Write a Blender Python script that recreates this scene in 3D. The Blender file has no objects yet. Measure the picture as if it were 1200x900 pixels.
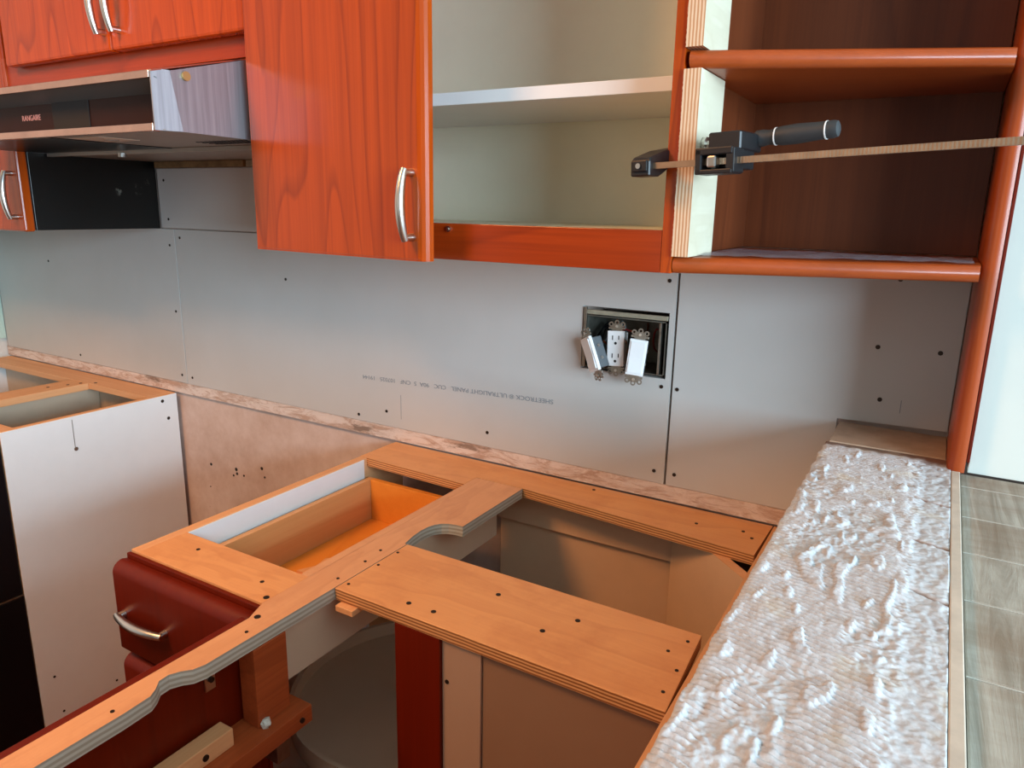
import bpy, bmesh, math, random
from mathutils import Vector, Matrix, noise
C = bpy.context.scene.collection
random.seed(4)
PI = math.pi

# ------------------------------------------------------------------ camera
cam = bpy.data.cameras.new('camera'); co = bpy.data.objects.new('camera', cam); C.objects.link(co)
cam.sensor_width = 36.0; cam.lens = 851.446 / 1200 * 36.0; cam.clip_start = 0.02
co.location = (0, -1.18, 1.38); co.rotation_mode = 'XYZ'
co.rotation_euler = (1.33214921, -0.01791932, 0.5350958)
bpy.context.scene.camera = co

# ------------------------------------------------------------------ world, lights, exposure
vs = bpy.context.scene.view_settings
vs.view_transform = 'Standard'; vs.look = 'None'; vs.gamma = 1.0; vs.use_curve_mapping = False
vs.exposure = 0.0
w = bpy.data.worlds.new('world'); bpy.context.scene.world = w; w.use_nodes = True
w.node_tree.nodes['Background'].inputs[0].default_value = (0.95, 0.86, 0.80, 1)
w.node_tree.nodes['Background'].inputs[1].default_value = 0.05

def area(name, loc, target, sx, sy, power, col, spread=PI):
    l = bpy.data.lights.new(name, 'AREA'); l.shape = 'RECTANGLE'; l.size = sx; l.size_y = sy
    l.energy = power; l.color = col; l.spread = spread
    o = bpy.data.objects.new(name, l); C.objects.link(o); o.location = loc
    d = Vector(target) - Vector(loc); o.rotation_euler = d.to_track_quat('-Z', 'Y').to_euler()
    return o
# daylight through the tall patio window on the right
area('window_daylight', (2.5, -1.75, 1.60), (-1.5, -1.0, 1.1), 2.4, 1.0, 222, (0.63, 0.84, 1.0))
# warm ceiling lamp of the kitchen
area('kitchen_lamp', (-1.3, -1.5, 2.36), (-1.2, -1.0, 0.0), 0.5, 0.5, 31, (1.0, 0.45, 0.16))
# added fill light behind the camera, no known source there
area('rear_fill', (-0.6, -3.6, 1.5), (-0.9, 0, 1.1), 1.8, 1.4, 8, (0.95, 0.90, 0.84))

# ------------------------------------------------------------------ materials
def srgb(r, g, b):
    f = lambda c: (c / 255 / 12.92) if c <= 10 else ((c / 255 + 0.055) / 1.055) ** 2.4
    return (f(r), f(g), f(b), 1)
class NT:
    def __init__(s, name):
        s.m = bpy.data.materials.new(name); s.m.use_nodes = True; s.t = s.m.node_tree
        s.b = s.t.nodes['Principled BSDF']; s.tc = s.n('ShaderNodeTexCoord')
    def n(s, t, **k):
        x = s.t.nodes.new(t)
        for a, v in k.items(): setattr(x, a, v)
        return x
    def l(s, a, b): s.t.links.new(a, b)
    def mapping(s, sc, rot=(0, 0, 0), loc=(0, 0, 0)):
        m = s.n('ShaderNodeMapping'); m.inputs['Scale'].default_value = sc
        m.inputs['Rotation'].default_value = rot; m.inputs['Location'].default_value = loc
        s.l(s.tc.outputs['Object'], m.inputs[0]); return m.outputs[0]
    def noise(s, vec, scale, detail=4, rough=0.55, dist=0):
        x = s.n('ShaderNodeTexNoise'); x.inputs['Scale'].default_value = scale
        x.inputs['Detail'].default_value = detail; x.inputs['Roughness'].default_value = rough
        x.inputs['Distortion'].default_value = dist; s.l(vec, x.inputs['Vector']); return x.outputs[0]
    def ramp(s, fac, stops, interp='LINEAR'):
        r = s.n('ShaderNodeValToRGB'); r.color_ramp.interpolation = interp; e = r.color_ramp.elements
        e[0].position, e[0].color = stops[0]; e[1].position, e[1].color = stops[-1]
        for p, c in stops[1:-1]:
            q = e.new(p); q.color = c
        s.l(fac, r.inputs[0]); return r.outputs[0]
    def mix(s, fac, a, b, mode='MIX'):
        x = s.n('ShaderNodeMix', data_type='RGBA', blend_type=mode)
        for i, v in ((0, fac), (6, a), (7, b)):
            if hasattr(v, 'is_linked'): s.l(v, x.inputs[i])
            else: x.inputs[i].default_value = v
        return x.outputs[2]
    def math(s, op, a, b=0.0, clamp=False):
        x = s.n('ShaderNodeMath', operation=op, use_clamp=clamp)
        for i, v in ((0, a), (1, b)):
            if hasattr(v, 'is_linked'): s.l(v, x.inputs[i])
            else: x.inputs[i].default_value = v
        return x.outputs[0]
    def bump(s, h, strength=0.3, dist=0.001):
        x = s.n('ShaderNodeBump'); x.inputs['Strength'].default_value = strength
        x.inputs['Distance'].default_value = dist; s.l(h, x.inputs['Height']); s.l(x.outputs[0], s.b.inputs['Normal'])
    def set(s, col=None, rough=0.5, metal=0.0, coat=0.0, spec=0.5, aniso=0):
        if col is not None:
            if hasattr(col, 'is_linked'): s.l(col, s.b.inputs['Base Color'])
            else: s.b.inputs['Base Color'].default_value = col
        if hasattr(rough, 'is_linked'): s.l(rough, s.b.inputs['Roughness'])
        else: s.b.inputs['Roughness'].default_value = rough
        s.b.inputs['Metallic'].default_value = metal; s.b.inputs['Coat Weight'].default_value = coat
        s.b.inputs['Coat Roughness'].default_value = 0.12; s.b.inputs['Specular IOR Level'].default_value = spec
        return s.m
W1 = (1, 1, 1, 1); K1 = (0, 0, 0, 1)

def wood(name, base, dark, axis='z', rough=0.3, coat=0.0, ring=0.5, rs=9.0, sc=3.0, loc=(0, 0, 0), fine=0.25, across=1.0):
    k = NT(name); st = {'x': (0.16, 1, 1), 'y': (1, 0.16, 1), 'z': (1, 1, 0.16)}[axis]
    v = k.mapping(tuple(a * across for a in st), loc=loc)
    n1 = k.noise(v, sc, 2, 0.45)
    r = k.math('FRACT', k.math('MULTIPLY', n1, rs))
    line = k.ramp(r, [(0.0, K1), (0.8, (0.16, 0.16, 0.16, 1)), (0.95, W1), (1.0, K1)])
    st2 = {'x': (0.02, 1, 1), 'y': (1, 0.02, 1), 'z': (1, 1, 0.02)}[axis]
    v2 = k.mapping(st2); n2 = k.noise(v2, 260, 3, 0.6); n3 = k.noise(v2, 60, 3, 0.6)
    c = k.mix(k.math('MULTIPLY', line, ring), base, dark)
    c = k.mix(k.math('MULTIPLY', k.ramp(n2, [(0.4, K1), (0.7, W1)]), fine), c, dark)
    c = k.mix(k.math('MULTIPLY', k.ramp(n3, [(0.35, K1), (0.65, W1)]), fine), c, dark)
    k.bump(n2, 0.08, 0.0005)
    return k.set(c, rough, coat=coat, spec=0.25)
def simple(name, col, rough=0.5, metal=0.0, var=0.0, coat=0.0, sc=20, spec=0.5):
    k = NT(name)
    if var > 0:
        n = k.noise(k.mapping((1, 1, 1)), sc, 5, 0.6)
        c = k.mix(k.ramp(n, [(0.3, K1), (0.7, W1)]), col, tuple(a * (1 - var) for a in col[:3]) + (1,))
    else: c = col
    return k.set(c, rough, metal, coat, spec)

CH, CHD = srgb(180, 72, 8), srgb(104, 32, 4)
cherry = wood('cherry_vertical', CH, CHD, 'z', 0.27, 0.2, 0.5, 13, 4.6, fine=0.26)
cherry_x = wood('cherry_horizontal', srgb(158, 56, 12), srgb(100, 28, 6), 'x', 0.3, 0.2, 0.4, fine=0.3)
cherry_dim = wood('cherry_interior_shaded', srgb(104, 50, 24), srgb(70, 30, 14), 'z', 0.45, 0.0, 0.45, 8, 3, fine=0.25)  # darker copy of the cherry, interior shade put into its colour
cherry_deep = wood('cherry_red_with_shade', srgb(108, 26, 4), srgb(74, 16, 3), 'z', 0.42, 0.0, 0.3, fine=0.2)  # shade on the drawer fronts is put into this darker red
cherry_y = wood('cherry_rail', srgb(176, 86, 44), srgb(120, 50, 24), 'y', 0.45, 0.1, 0.3, fine=0.3)
nosing = wood('cherry_nosing', srgb(158, 70, 28), srgb(112, 42, 16), 'x', 0.28, 0.2, 0.2, fine=0.2)
nosing_z = wood('cherry_post_nosing', srgb(160, 70, 28), srgb(116, 44, 16), 'z', 0.33, 0.2, 0.2, fine=0.25)

def ply(name, base, dark, axis):
    k = NT(name); st = {'x': (0.25, 1, 1), 'y': (1, 0.25, 1)}[axis]
    n1 = k.noise(k.mapping(st), 9, 3, 0.6)
    r = k.math('FRACT', k.math('MULTIPLY', n1, 6))
    line = k.ramp(r, [(0.0, K1), (0.45, (0.1, 0.1, 0.1, 1)), (0.93, W1), (1.0, K1)])
    c = k.mix(k.math('MULTIPLY', line, 0.22), base, dark)
    n2 = k.noise(k.mapping((1, 1, 1)), 14, 5, 0.65)
    c = k.mix(k.math('MULTIPLY', k.ramp(n2, [(0.5, K1), (0.75, W1)]), 0.35), c, dark)
    st2 = {'x': (0.04, 1, 1), 'y': (1, 0.04, 1)}[axis]
    n3 = k.noise(k.mapping(st2), 240, 3)
    c = k.mix(k.math('MULTIPLY', n3, 0.3), c, dark)
    k.bump(n3, 0.1, 0.0005)
    return k.set(c, 0.5)
ply_x = ply('birch_plywood_face', srgb(232, 168, 108), srgb(186, 112, 64), 'x')
ply_y = ply('birch_plywood_face_lengthwise', srgb(226, 168, 120), srgb(180, 116, 76), 'y')
def edge(name, axis, a, b, n):
    k = NT(name); s = k.n('ShaderNodeSeparateXYZ'); k.l(k.tc.outputs['Object'], s.inputs[0])
    c = s.outputs['XYZ'.index(axis)]
    wob = k.math('MULTIPLY', k.noise(k.mapping((1, 1, 1)), 30, 2), 0.002)
    f = k.math('FRACT', k.math('MULTIPLY', k.math('ADD', c, wob), n))
    col = k.ramp(f, [(0.0, a), (0.38, a), (0.5, b), (0.85, b), (1.0, a)])
    nn = k.noise(k.mapping((1, 1, 1)), 90, 4)
    col = k.mix(k.math('MULTIPLY', nn, 0.35), col, b)
    k.bump(f, 0.25, 0.0008)
    return k.set(col, 0.7)
edge_z = edge('plywood_edge', 'Z', srgb(232, 176, 116), srgb(150, 92, 48), 230)
edge_grey = edge('plywood_edge_dusty', 'Z', srgb(196, 190, 174), srgb(160, 150, 132), 150)
edge_x = edge('plywood_edge_upright', 'X', srgb(226, 204, 174), srgb(186, 136, 96), 250)
ply_pale = ply('pale_plywood_face', srgb(212, 206, 184), srgb(184, 172, 142), 'y')
maple = wood('maple_drawer', srgb(214, 158, 100), srgb(184, 120, 66), 'y', 0.4, 0.15, 0.2, fine=0.15)
maple_b = wood('maple_drawer_bottom', srgb(232, 150, 60), srgb(204, 112, 34), 'y', 0.35, 0.2, 0.25, fine=0.15)
pine = wood('pine_rail', srgb(228, 172, 122), srgb(190, 126, 78), 'y', 0.6, 0, 0.3, fine=0.2)
pine_x = wood('pine_back_rail', srgb(228, 176, 130), srgb(190, 128, 84), 'x', 0.6, 0, 0.3, fine=0.2)
white_mel = simple('white_melamine', srgb(232, 232, 230), 0.35, var=0.03)
tan_mel = simple('tan_melamine', srgb(206, 184, 158), 0.4, var=0.05)
taupe = simple('interior_melamine', srgb(222, 186, 150), 0.45, var=0.05)
cab_in = simple('cabinet_interior', srgb(240, 240, 216), 0.45, var=0.03)
steel = NT('brushed_steel'); _n = steel.noise(steel.mapping((1, 1, 0.03)), 160, 3)
steel.bump(_n, 0.05, 0.0005)
steel = steel.set(steel.ramp(_n, [(0.3, srgb(142, 140, 144)), (0.7, srgb(168, 168, 172))]), 0.45, 0.8)
steel_lip_lit = simple('steel_lip_lit', srgb(216, 176, 156), 0.25, 1.0, var=0.2, sc=30)  # same steel made paler and pinker, caught light put into the colour
nickel = simple('satin_nickel', srgb(210, 206, 198), 0.28, 1.0)
zinc = simple('zinc_plated_steel', srgb(168, 162, 150), 0.4, 1.0, var=0.3, sc=80)
copper_bar = simple('worn_steel_bar', srgb(186, 162, 138), 0.38, 1.0, var=0.25, sc=60)
bolt = simple('dark_screw_head', srgb(52, 40, 32), 0.5, 0.6)
hole = simple('dark_hole', srgb(26, 24, 24), 0.8)
black_gloss = simple('black_enamel', srgb(9, 11, 16), 0.3, spec=0.25)
black_plastic = simple('black_plastic', srgb(24, 24, 27), 0.42, var=0.3, sc=70)
grip = simple('grey_rubber_grip', srgb(48, 52, 55), 0.6, var=0.2, sc=90)
white_plastic = simple('white_plastic', srgb(238, 240, 240), 0.35)
dark_panel = simple('dark_hood_panel', srgb(44, 20, 15), 0.5, var=0.2, spec=0.15)
blue_steel = simple('hood_inner_steel', srgb(110, 120, 124), 0.4, 0.6)
hood_grey = simple('hood_underside', srgb(150, 138, 124), 0.45, 0.4, var=0.1)
pale_text = simple('pale_lettering', srgb(214, 150, 140), 0.5)
ink = simple('grey_stamp_ink', srgb(130, 138, 144), 0.8)

k = NT('black_painted_side'); v = k.mapping((1, 1, 1)); n = k.noise(v, 26, 6, 0.7); n2 = k.noise(v, 5, 2)
mask = k.math('MULTIPLY', k.ramp(n, [(0.62, K1), (0.70, W1)]), k.ramp(n2, [(0.5, K1), (0.62, W1)]))
black_paint = k.set(k.mix(k.math('MULTIPLY', mask, 0.6), srgb(14, 14, 13), srgb(130, 130, 120)), 0.3)

def drywall(name, a, b):
    k = NT(name); v = k.mapping((1, 1, 1)); n = k.noise(v, 3, 4); n2 = k.noise(v, 120, 3)
    c = k.mix(k.ramp(n, [(0.35, K1), (0.65, W1)]), a, b)
    k.bump(n2, 0.05, 0.0005); return k.set(c, 0.75, spec=0.3)
dry = drywall('drywall_paper', srgb(198, 196, 192), srgb(192, 190, 185))
dry_green = drywall('green_drywall_paper', srgb(186, 206, 192), srgb(176, 198, 184))
plaster = NT('old_plaster'); v = plaster.mapping((1, 1, 1)); n = plaster.noise(v, 9, 6, 0.7); n2 = plaster.noise(v, 60, 5, 0.7)
c = plaster.mix(plaster.ramp(n, [(0.35, K1), (0.7, W1)]), srgb(214, 196, 186), srgb(190, 164, 148))
c = plaster.mix(plaster.ramp(n2, [(0.68, K1), (0.78, W1)]), c, srgb(150, 122, 104))
plaster.bump(n, 0.3, 0.002); plaster = plaster.set(c, 0.8, spec=0.3)
k = NT('torn_plaster'); v = k.mapping((0.35, 1, 1.6)); n = k.noise(v, 40, 6, 0.75, 1); n2 = k.noise(v, 16, 5, 0.7)
c = k.mix(k.ramp(n, [(0.45, K1), (0.6, W1)]), srgb(226, 212, 202), srgb(192, 164, 146))
c = k.mix(k.ramp(n2, [(0.60, K1), (0.66, W1)]), c, srgb(148, 128, 114))
k.bump(n, 0.9, 0.004); torn = k.set(c, 0.85, spec=0.2)
paint_white = simple('white_paint', srgb(204, 208, 200), 0.55, var=0.02)
wall_paint = simple('wall_paint', srgb(206, 200, 190), 0.7, var=0.03)
floor_m = wood('floor_boards', srgb(118, 64, 36), srgb(80, 42, 22), 'y', 0.4, 0.1)

k = NT('thinset_mortar'); a = k.n('ShaderNodeAttribute', attribute_name='relief'); v = k.mapping((1, 1, 1))
n = k.noise(v, 7, 5, 0.65); n2 = k.noise(v, 160, 5, 0.7); n3 = k.noise(v, 18, 4, 0.6)
c = k.mix(k.ramp(n2, [(0.3, K1), (0.7, W1)]), srgb(200, 203, 206), srgb(170, 170, 172))
sub_shaded = k.mix(k.ramp(n, [(0.4, K1), (0.6, W1)]), srgb(128, 94, 80), srgb(116, 102, 90))
c = k.mix(k.ramp(a.outputs['Fac'], [(0.06, W1), (0.34, K1)]), c, sub_shaded)  # bare substrate in the troughs, darkened further as painted groove shadow
c = k.mix(k.math('MULTIPLY', k.ramp(n3, [(0.56, K1), (0.68, W1)]), 0.5), c, srgb(186, 172, 146))
g = k.noise(k.mapping((1, 1, 1), loc=(0.31, 0.2, 0)), 11, 3)
c = k.mix(k.math('MULTIPLY', k.ramp(g, [(0.73, K1), (0.78, W1)]), 0.7), c, srgb(176, 160, 74))
k.bump(n2, 0.35, 0.001); mortar = k.set(c, 0.8, spec=0.3)
bare_board = simple('bare_cement_board', srgb(182, 158, 134), 0.85, var=0.25, sc=30)
bead_m = simple('corner_bead', srgb(204, 190, 172), 0.6, var=0.25, sc=30)

k = NT('weathered_plank'); v = k.mapping((1.4, 0.10, 1)); n = k.noise(v, 40, 6, 0.7, 0.8)
vx = k.mapping((0.35, 1.3, 1)); n2 = k.noise(vx, 14, 5, 0.6)
s = k.n('ShaderNodeSeparateXYZ'); k.l(k.tc.outputs['Object'], s.inputs[0])
c = k.mix(k.ramp(n, [(0.3, K1), (0.7, W1)]), srgb(176, 172, 160), srgb(122, 114, 100))
c = k.mix(k.math('MULTIPLY', k.ramp(n2, [(0.42, K1), (0.66, W1)]), 0.55), c, srgb(120, 98, 76))
k.bump(n, 0.5, 0.002); plank_m = k.set(c, 0.75, spec=0.3)
caulk = simple('pale_joint_filler', srgb(186, 182, 170), 0.8, var=0.2, sc=60)

# ------------------------------------------------------------------ helpers
LOC = {}
def thing(name, label, cat, loc=(0, 0, 0), group=None):
    o = bpy.data.objects.new(name, None); C.objects.link(o); o.location = loc; o.empty_display_size = 0.05
    o['label'] = label; o['category'] = cat
    if group: o['group'] = group
    LOC[o] = Vector(loc); return o
def tag(o, label, cat, group=None):
    o['label'] = label; o['category'] = cat
    if group: o['group'] = group
    return o
def obj(name, bm, mats, parent=None, smooth=False, label=None, loc=None):
    """bm is in world coordinates; the object's origin goes to its root's origin (or loc)"""
    if not isinstance(mats, (list, tuple)): mats = [mats]
    if parent is not None: L = LOC[parent]
    elif loc is not None: L = Vector(loc)
    else:
        xs = [v.co for v in bm.verts]
        L = Vector([(min(c[i] for c in xs) + max(c[i] for c in xs)) / 2 for i in range(3)])
        L.z = min(c.z for c in xs)
    bmesh.ops.translate(bm, verts=bm.verts, vec=-L)
    bmesh.ops.recalc_face_normals(bm, faces=bm.faces)
    me = bpy.data.meshes.new(name); bm.to_mesh(me); bm.free()
    for m in mats: me.materials.append(m)
    if smooth:
        for p in me.polygons: p.use_smooth = True
        me.set_sharp_from_angle(angle=math.radians(40)) if hasattr(me, 'set_sharp_from_angle') else None
    o = bpy.data.objects.new(name, me); C.objects.link(o); LOC[o] = L
    if parent is not None:
        o.parent = parent
    else: o.location = L
    if label: o['label'] = label
    return o
def bx(bm, x0, x1, y0, y1, z0, z1, bev=0.0, T=None, mi=0, seg=2):
    t = bmesh.new()
    vs_ = [t.verts.new((x, y, z)) for x in (x0, x1) for y in (y0, y1) for z in (z0, z1)]
    for f in ((0, 1, 3, 2), (4, 6, 7, 5), (0, 4, 5, 1), (2, 3, 7, 6), (0, 2, 6, 4), (1, 5, 7, 3)):
        t.faces.new([vs_[i] for i in f])
    bmesh.ops.recalc_face_normals(t, faces=t.faces)
    if bev > 0: bmesh.ops.bevel(t, geom=list(t.edges), offset=bev, segments=seg, profile=0.5, affect='EDGES')
    return merge(bm, t, T, mi)
def merge(bm, t, T=None, mi=0):
    if T is not None: bmesh.ops.transform(t, matrix=T, verts=t.verts)
    for f in t.faces:
        if mi: f.material_index = mi
    me = bpy.data.meshes.new('tmp'); t.to_mesh(me); t.free(); bm.from_mesh(me); bpy.data.meshes.remove(me)
    return bm
def box(name, x0, x1, y0, y1, z0, z1, m, parent=None, bev=0.0008, T=None, label=None):
    bm = bmesh.new(); bx(bm, x0, x1, y0, y1, z0, z1, bev, T); return obj(name, bm, m, parent, label=label)
def prism(bm, pts, axis, a, b, bev=0.0, T=None, mi=0):
    """pts: 2-D outline in the two other axes (in x,y,z order), extruded a..b along axis"""
    t = bmesh.new()
    def P(p, h):
        return {'x': (h, p[0], p[1]), 'y': (p[0], h, p[1]), 'z': (p[0], p[1], h)}[axis]
    A = [t.verts.new(P(p, a)) for p in pts]; B = [t.verts.new(P(p, b)) for p in pts]
    t.faces.new(A); t.faces.new(B[::-1])
    for i in range(len(pts)):
        j = (i + 1) % len(pts); t.faces.new((A[i], B[i], B[j], A[j]))
    bmesh.ops.recalc_face_normals(t, faces=t.faces)
    if bev: bmesh.ops.bevel(t, geom=list(t.edges), offset=bev, segments=1, affect='EDGES')
    return merge(bm, t, T, mi)
def tube(bm, pts, r, seg=10, flat=1.0, T=None, mi=0, side=None):
    t = bmesh.new(); pts = [Vector(p) for p in pts]; rings = []
    rr = r if isinstance(r, (list, tuple)) else [r] * len(pts)
    for i, p in enumerate(pts):
        d = (pts[min(i + 1, len(pts) - 1)] - pts[max(i - 1, 0)]).normalized()
        up = Vector(side) if side else (Vector((0, 0, 1)) if abs(d.z) < 0.9 else Vector((0, 1, 0)))
        u = d.cross(up).normalized(); v_ = u.cross(d).normalized()
        rings.append([t.verts.new(p + u * math.cos(2 * PI * k / seg) * rr[i] * flat + v_ * math.sin(2 * PI * k / seg) * rr[i]) for k in range(seg)])
    for a, b in zip(rings, rings[1:]):
        for k in range(seg): t.faces.new((a[k], a[(k + 1) % seg], b[(k + 1) % seg], b[k]))
    t.faces.new(rings[0][::-1]); t.faces.new(rings[-1])
    return merge(bm, t, T, mi)
def disc(bm, c, r, axis, h, seg=14, mi=0, T=None):
    d = {'x': Vector((1, 0, 0)), 'y': Vector((0, 1, 0)), 'z': Vector((0, 0, 1))}[axis]
    return tube(bm, [Vector(c) - d * h / 2, Vector(c) + d * h / 2], r, seg, mi=mi, T=T)
def struct(o): o['kind'] = 'structure'; return o
def paint_edges(o, idx, axis='z', thr=0.5):
    """side faces (not facing the given axis) take material idx"""
    a = 'xyz'.index(axis)
    for p in o.data.polygons:
        if abs(p.normal[a]) < thr: p.material_index = idx

def pull(name, parent, p0, p1, out, rise=0.023, label=None, foot=0.014):
    """arched flat cabinet pull between feet p0 and p1, bowing along out"""
    p0, p1, out = Vector(p0), Vector(p1), Vector(out).normalized()
    bm = bmesh.new(); N = 18; d = (p1 - p0).normalized(); L = (p1 - p0).length
    pts = []; rs = []
    for i in range(N + 1):
        t = i / N
        pts.append(p0 - d * 0.004 + d * (L + 0.008) * t + out * (foot + (rise - foot) * math.sin(PI * t) ** 0.8))
        rs.append(0.0050 + 0.0018 * math.sin(PI * t))
    side = out
    tube(bm, pts, rs, 10, 1.0, side=side)
    for p in (p0, p1): tube(bm, [p, p + out * (foot + 0.001)], [0.0058, 0.005], 10)
    return obj(name, bm, nickel, parent, smooth=True, label=label)

# ------------------------------------------------------------------ the room shell
struct(box('floor', -2.9, 3.2, -3.9, 0.1, -0.06, 0.0, floor_m, bev=0))
struct(box('ceiling', -2.9, 3.2, -3.9, 0.1, 2.42, 2.5, paint_white, bev=0))
struct(box('wall_left', -2.9, -2.625, -3.9, 0.1, 0.0, 2.42, wall_paint, bev=0))
# back wall with a hole behind the electrical box
bm = bmesh.new()
XA, XB, ZA, ZB = -0.548, -0.388, 1.098, 1.212
bx(bm, -2.625, XA, 0.0125, 0.13, 0, 2.42); bx(bm, XB, 0.06, 0.0125, 0.13, 0, 2.42)
bx(bm, XA, XB, 0.0125, 0.13, 0, ZA); bx(bm, XA, XB, 0.0125, 0.13, ZB, 2.42); bx(bm, XA, XB, 0.10, 0.13, ZA, ZB)
struct(obj('wall_back', bm, plaster))
struct(box('wall_right', 0.0585, 1.6, -0.133, 0.13, 1.0625, 2.42, paint_white, bev=0.001))
struct(box('wall_peninsula', -0.106, 0.0495, -2.30, -0.001, 0.0, 1.0665, wall_paint, bev=0.001))

wb = bpy.data.objects['wall_back']
for x, z, rr in [(-1.5507, 0.6755, .003), (-1.5386, 0.6948, .005), (-1.5365, 0.683, .004), (-1.5099, 0.6829, .003), (-1.4387, 0.7176, .0045), (-1.43, 0.695, .003), (-1.6504, 0.6224, .002), (-1.64, 0.689, .004), (-1.2567, 0.7327, .002)]:
    bm = bmesh.new(); disc(bm, (x, 0.0122, z), rr, 'y', 0.0012, 9); obj('nail_hole', bm, bolt, wb)
# torn strip of old plaster left above the worktop line
bm = bmesh.new(); bx(bm, -2.62, -0.115, 0.001, 0.0122, 0.8790, 0.9075)
o = obj('plaster_strip', bm, torn); tag(o, 'torn rough strip of old plaster just below the new drywall sheets', 'plaster')

# ------------------------------------------------------------------ drywall sheets
def screws(parent, pts, y=-0.0004, r=0.0034, axis='y'):
    for p in pts:
        bm = bmesh.new(); disc(bm, p, r, axis, 0.0012, 10); obj('screw', bm, bolt, parent)
def sheet(x0, x1, z0, z1, label, m=dry, hole_=None):
    t = thing('drywall_sheet', label, 'drywall', ((x0 + x1) / 2, 0.006, z0))
    bm = bmesh.new()
    if hole_:
        a, b, c_, d = hole_
        xs = [(x0, a, z0, z1), (b, x1, z0, z1), (a, b, z0, c_), (a, b, d, z1)]
        for q in xs: bx(bm, q[0], q[1], 0.0, 0.0123, q[2], q[3])
    else: bx(bm, x0, x1, 0.0, 0.0123, z0, z1, 0.0008)
    obj('panel', bm, m, t); return t
s1 = sheet(-2.612, -1.6935, 0.9085, 1.3105, 'left drywall sheet below the black cabinet side and range hood')
screws(s1, [(-1.715, -0.0002, 1.27), (-1.712, -0.0002, 0.93), (-2.19, -0.0002, 0.928), (-1.714, -0.0002, 1.10), (-2.3, -0.0002, 1.20)])
s2 = sheet(-1.741, -0.99, 1.3135, 1.458, 'narrow drywall strip right beneath the range hood, above the horizontal seam')
screws(s2, [(-1.716, -0.0002, 1.43), (-1.71, -0.0002, 1.335)])
s3 = sheet(-1.6905, -0.3785, 0.9085, 1.3105, 'wide middle drywall sheet with stamped lettering and the cut-out for outlets', hole_=(XA, XB, ZA, ZB))
screws(s3, [(-1.672, -0.0002, 1.29), (-1.670, -0.0002, 0.928), (-1.009, -0.0002, 0.942), (-0.748, -0.0002, 0.939),
            (-0.392, -0.0002, 1.266), (-0.394, -0.0002, 1.084), (-0.397, -0.0002, 0.930), (-1.09, -0.0002, 0.922), (-1.3, -0.0002, 1.21), (-0.93, -0.0002, 1.28)])
s4 = thing('drywall_sheet', 'right drywall sheet under the open bookshelf above the mortar ledge', 'drywall', (-0.17, 0.006, 0.9085))
bm = bmesh.new(); prism(bm, [(-0.3740, 0.9085), (-0.1125, 0.9085), (-0.1125, 1.0742), (0.0335, 1.0775), (0.0335, 1.3105), (-0.3740, 1.3105)], 'y', 0.0, 0.0123); obj('panel', bm, dry, s4)
screws(s4, [(-0.366, -0.0002, 1.083), (-0.053, -0.0002, 1.290), (-0.360, -0.0002, 0.930), (-0.058, -0.0002, 1.112), (0.010, -0.0002, 1.19), (-0.07, -0.0002, 1.19)])
for q in (s1, s2, s3, s4): q['group'] = 'drywall sheets on the back wall'
bm = bmesh.new(); bx(bm, -0.9690, -0.9680, -0.0003, 0.001, 0.93, 0.984); obj('seam_mark', bm, ink, s3)
bm = bmesh.new(); bx(bm, -0.0300, -0.0290, -0.0003, 0.001, 1.095, 1.115); obj('pencil_mark', bm, ink, s4)
def text(body, size, name, mat, parent, M4, width=None, depth=0.0002):
    cu = bpy.data.curves.new(name, 'FONT'); cu.body = body; cu.size = size; cu.extrude = depth; cu.resolution_u = 3
    o = bpy.data.objects.new(name, cu); C.objects.link(o); bpy.context.view_layer.update()
    me = bpy.data.meshes.new_from_object(o.evaluated_get(bpy.context.evaluated_depsgraph_get()))
    bpy.data.objects.remove(o)
    xs = [v.co.x for v in me.vertices]
    sx = width / (max(xs) - min(xs)) if width else 1
    for v_ in me.vertices: v_.co.x = (v_.co.x - min(xs)) * sx
    bm = bmesh.new(); bm.from_mesh(me); bpy.data.meshes.remove(me)
    bmesh.ops.transform(bm, matrix=M4, verts=bm.verts)
    return obj(name, bm, mat, parent)
# stamped upside-down on the sheet: text runs right to left
ang = math.atan2(1.013 - 1.027, -1.075 + 0.602)
Mt = Matrix.Translation((-0.602, -0.0003, 1.029)) @ Matrix.Rotation(PI / 2, 4, 'X') @ Matrix.Rotation(PI - 0.03 + 0.06, 4, 'Z')
text('SHEETROCK ® ULTRALIGHT PANEL   CUC   90A  5  CNF   107025   19144', 0.0125, 'stamped_lettering', ink, s3, Mt, 0.473)

sg = box('drywall_sheet', -2.6248, -2.614, -0.60, -0.0005, 0.935, 1.31, dry_green)
tag(sg, 'pale green drywall edge on the left side wall in the corner', 'drywall')

# ------------------------------------------------------------------ wall cabinets
# left of the hood
t = thing('wall_cabinet', 'upper cabinet left of the range hood with black painted side', 'cabinet', (-2.15, -0.15, 1.311))
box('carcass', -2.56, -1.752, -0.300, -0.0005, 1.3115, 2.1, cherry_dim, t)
box('side_panel', -1.7515, -1.7455, -0.300, -0.0006, 1.3112, 1.598, black_paint, t, label='black painted and scuffed side panel')
d = box('door', -2.15, -1.7465, -0.3235, -0.3015, 1.3085, 2.1, cherry, t, bev=0.004)
pull('handle', d, (-1.772, -0.3235, 1.432), (-1.772, -0.3235, 1.340), (0, -1, 0))
d = box('door', -2.556, -2.153, -0.3235, -0.3015, 1.3085, 2.1, cherry, t, bev=0.004)

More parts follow.
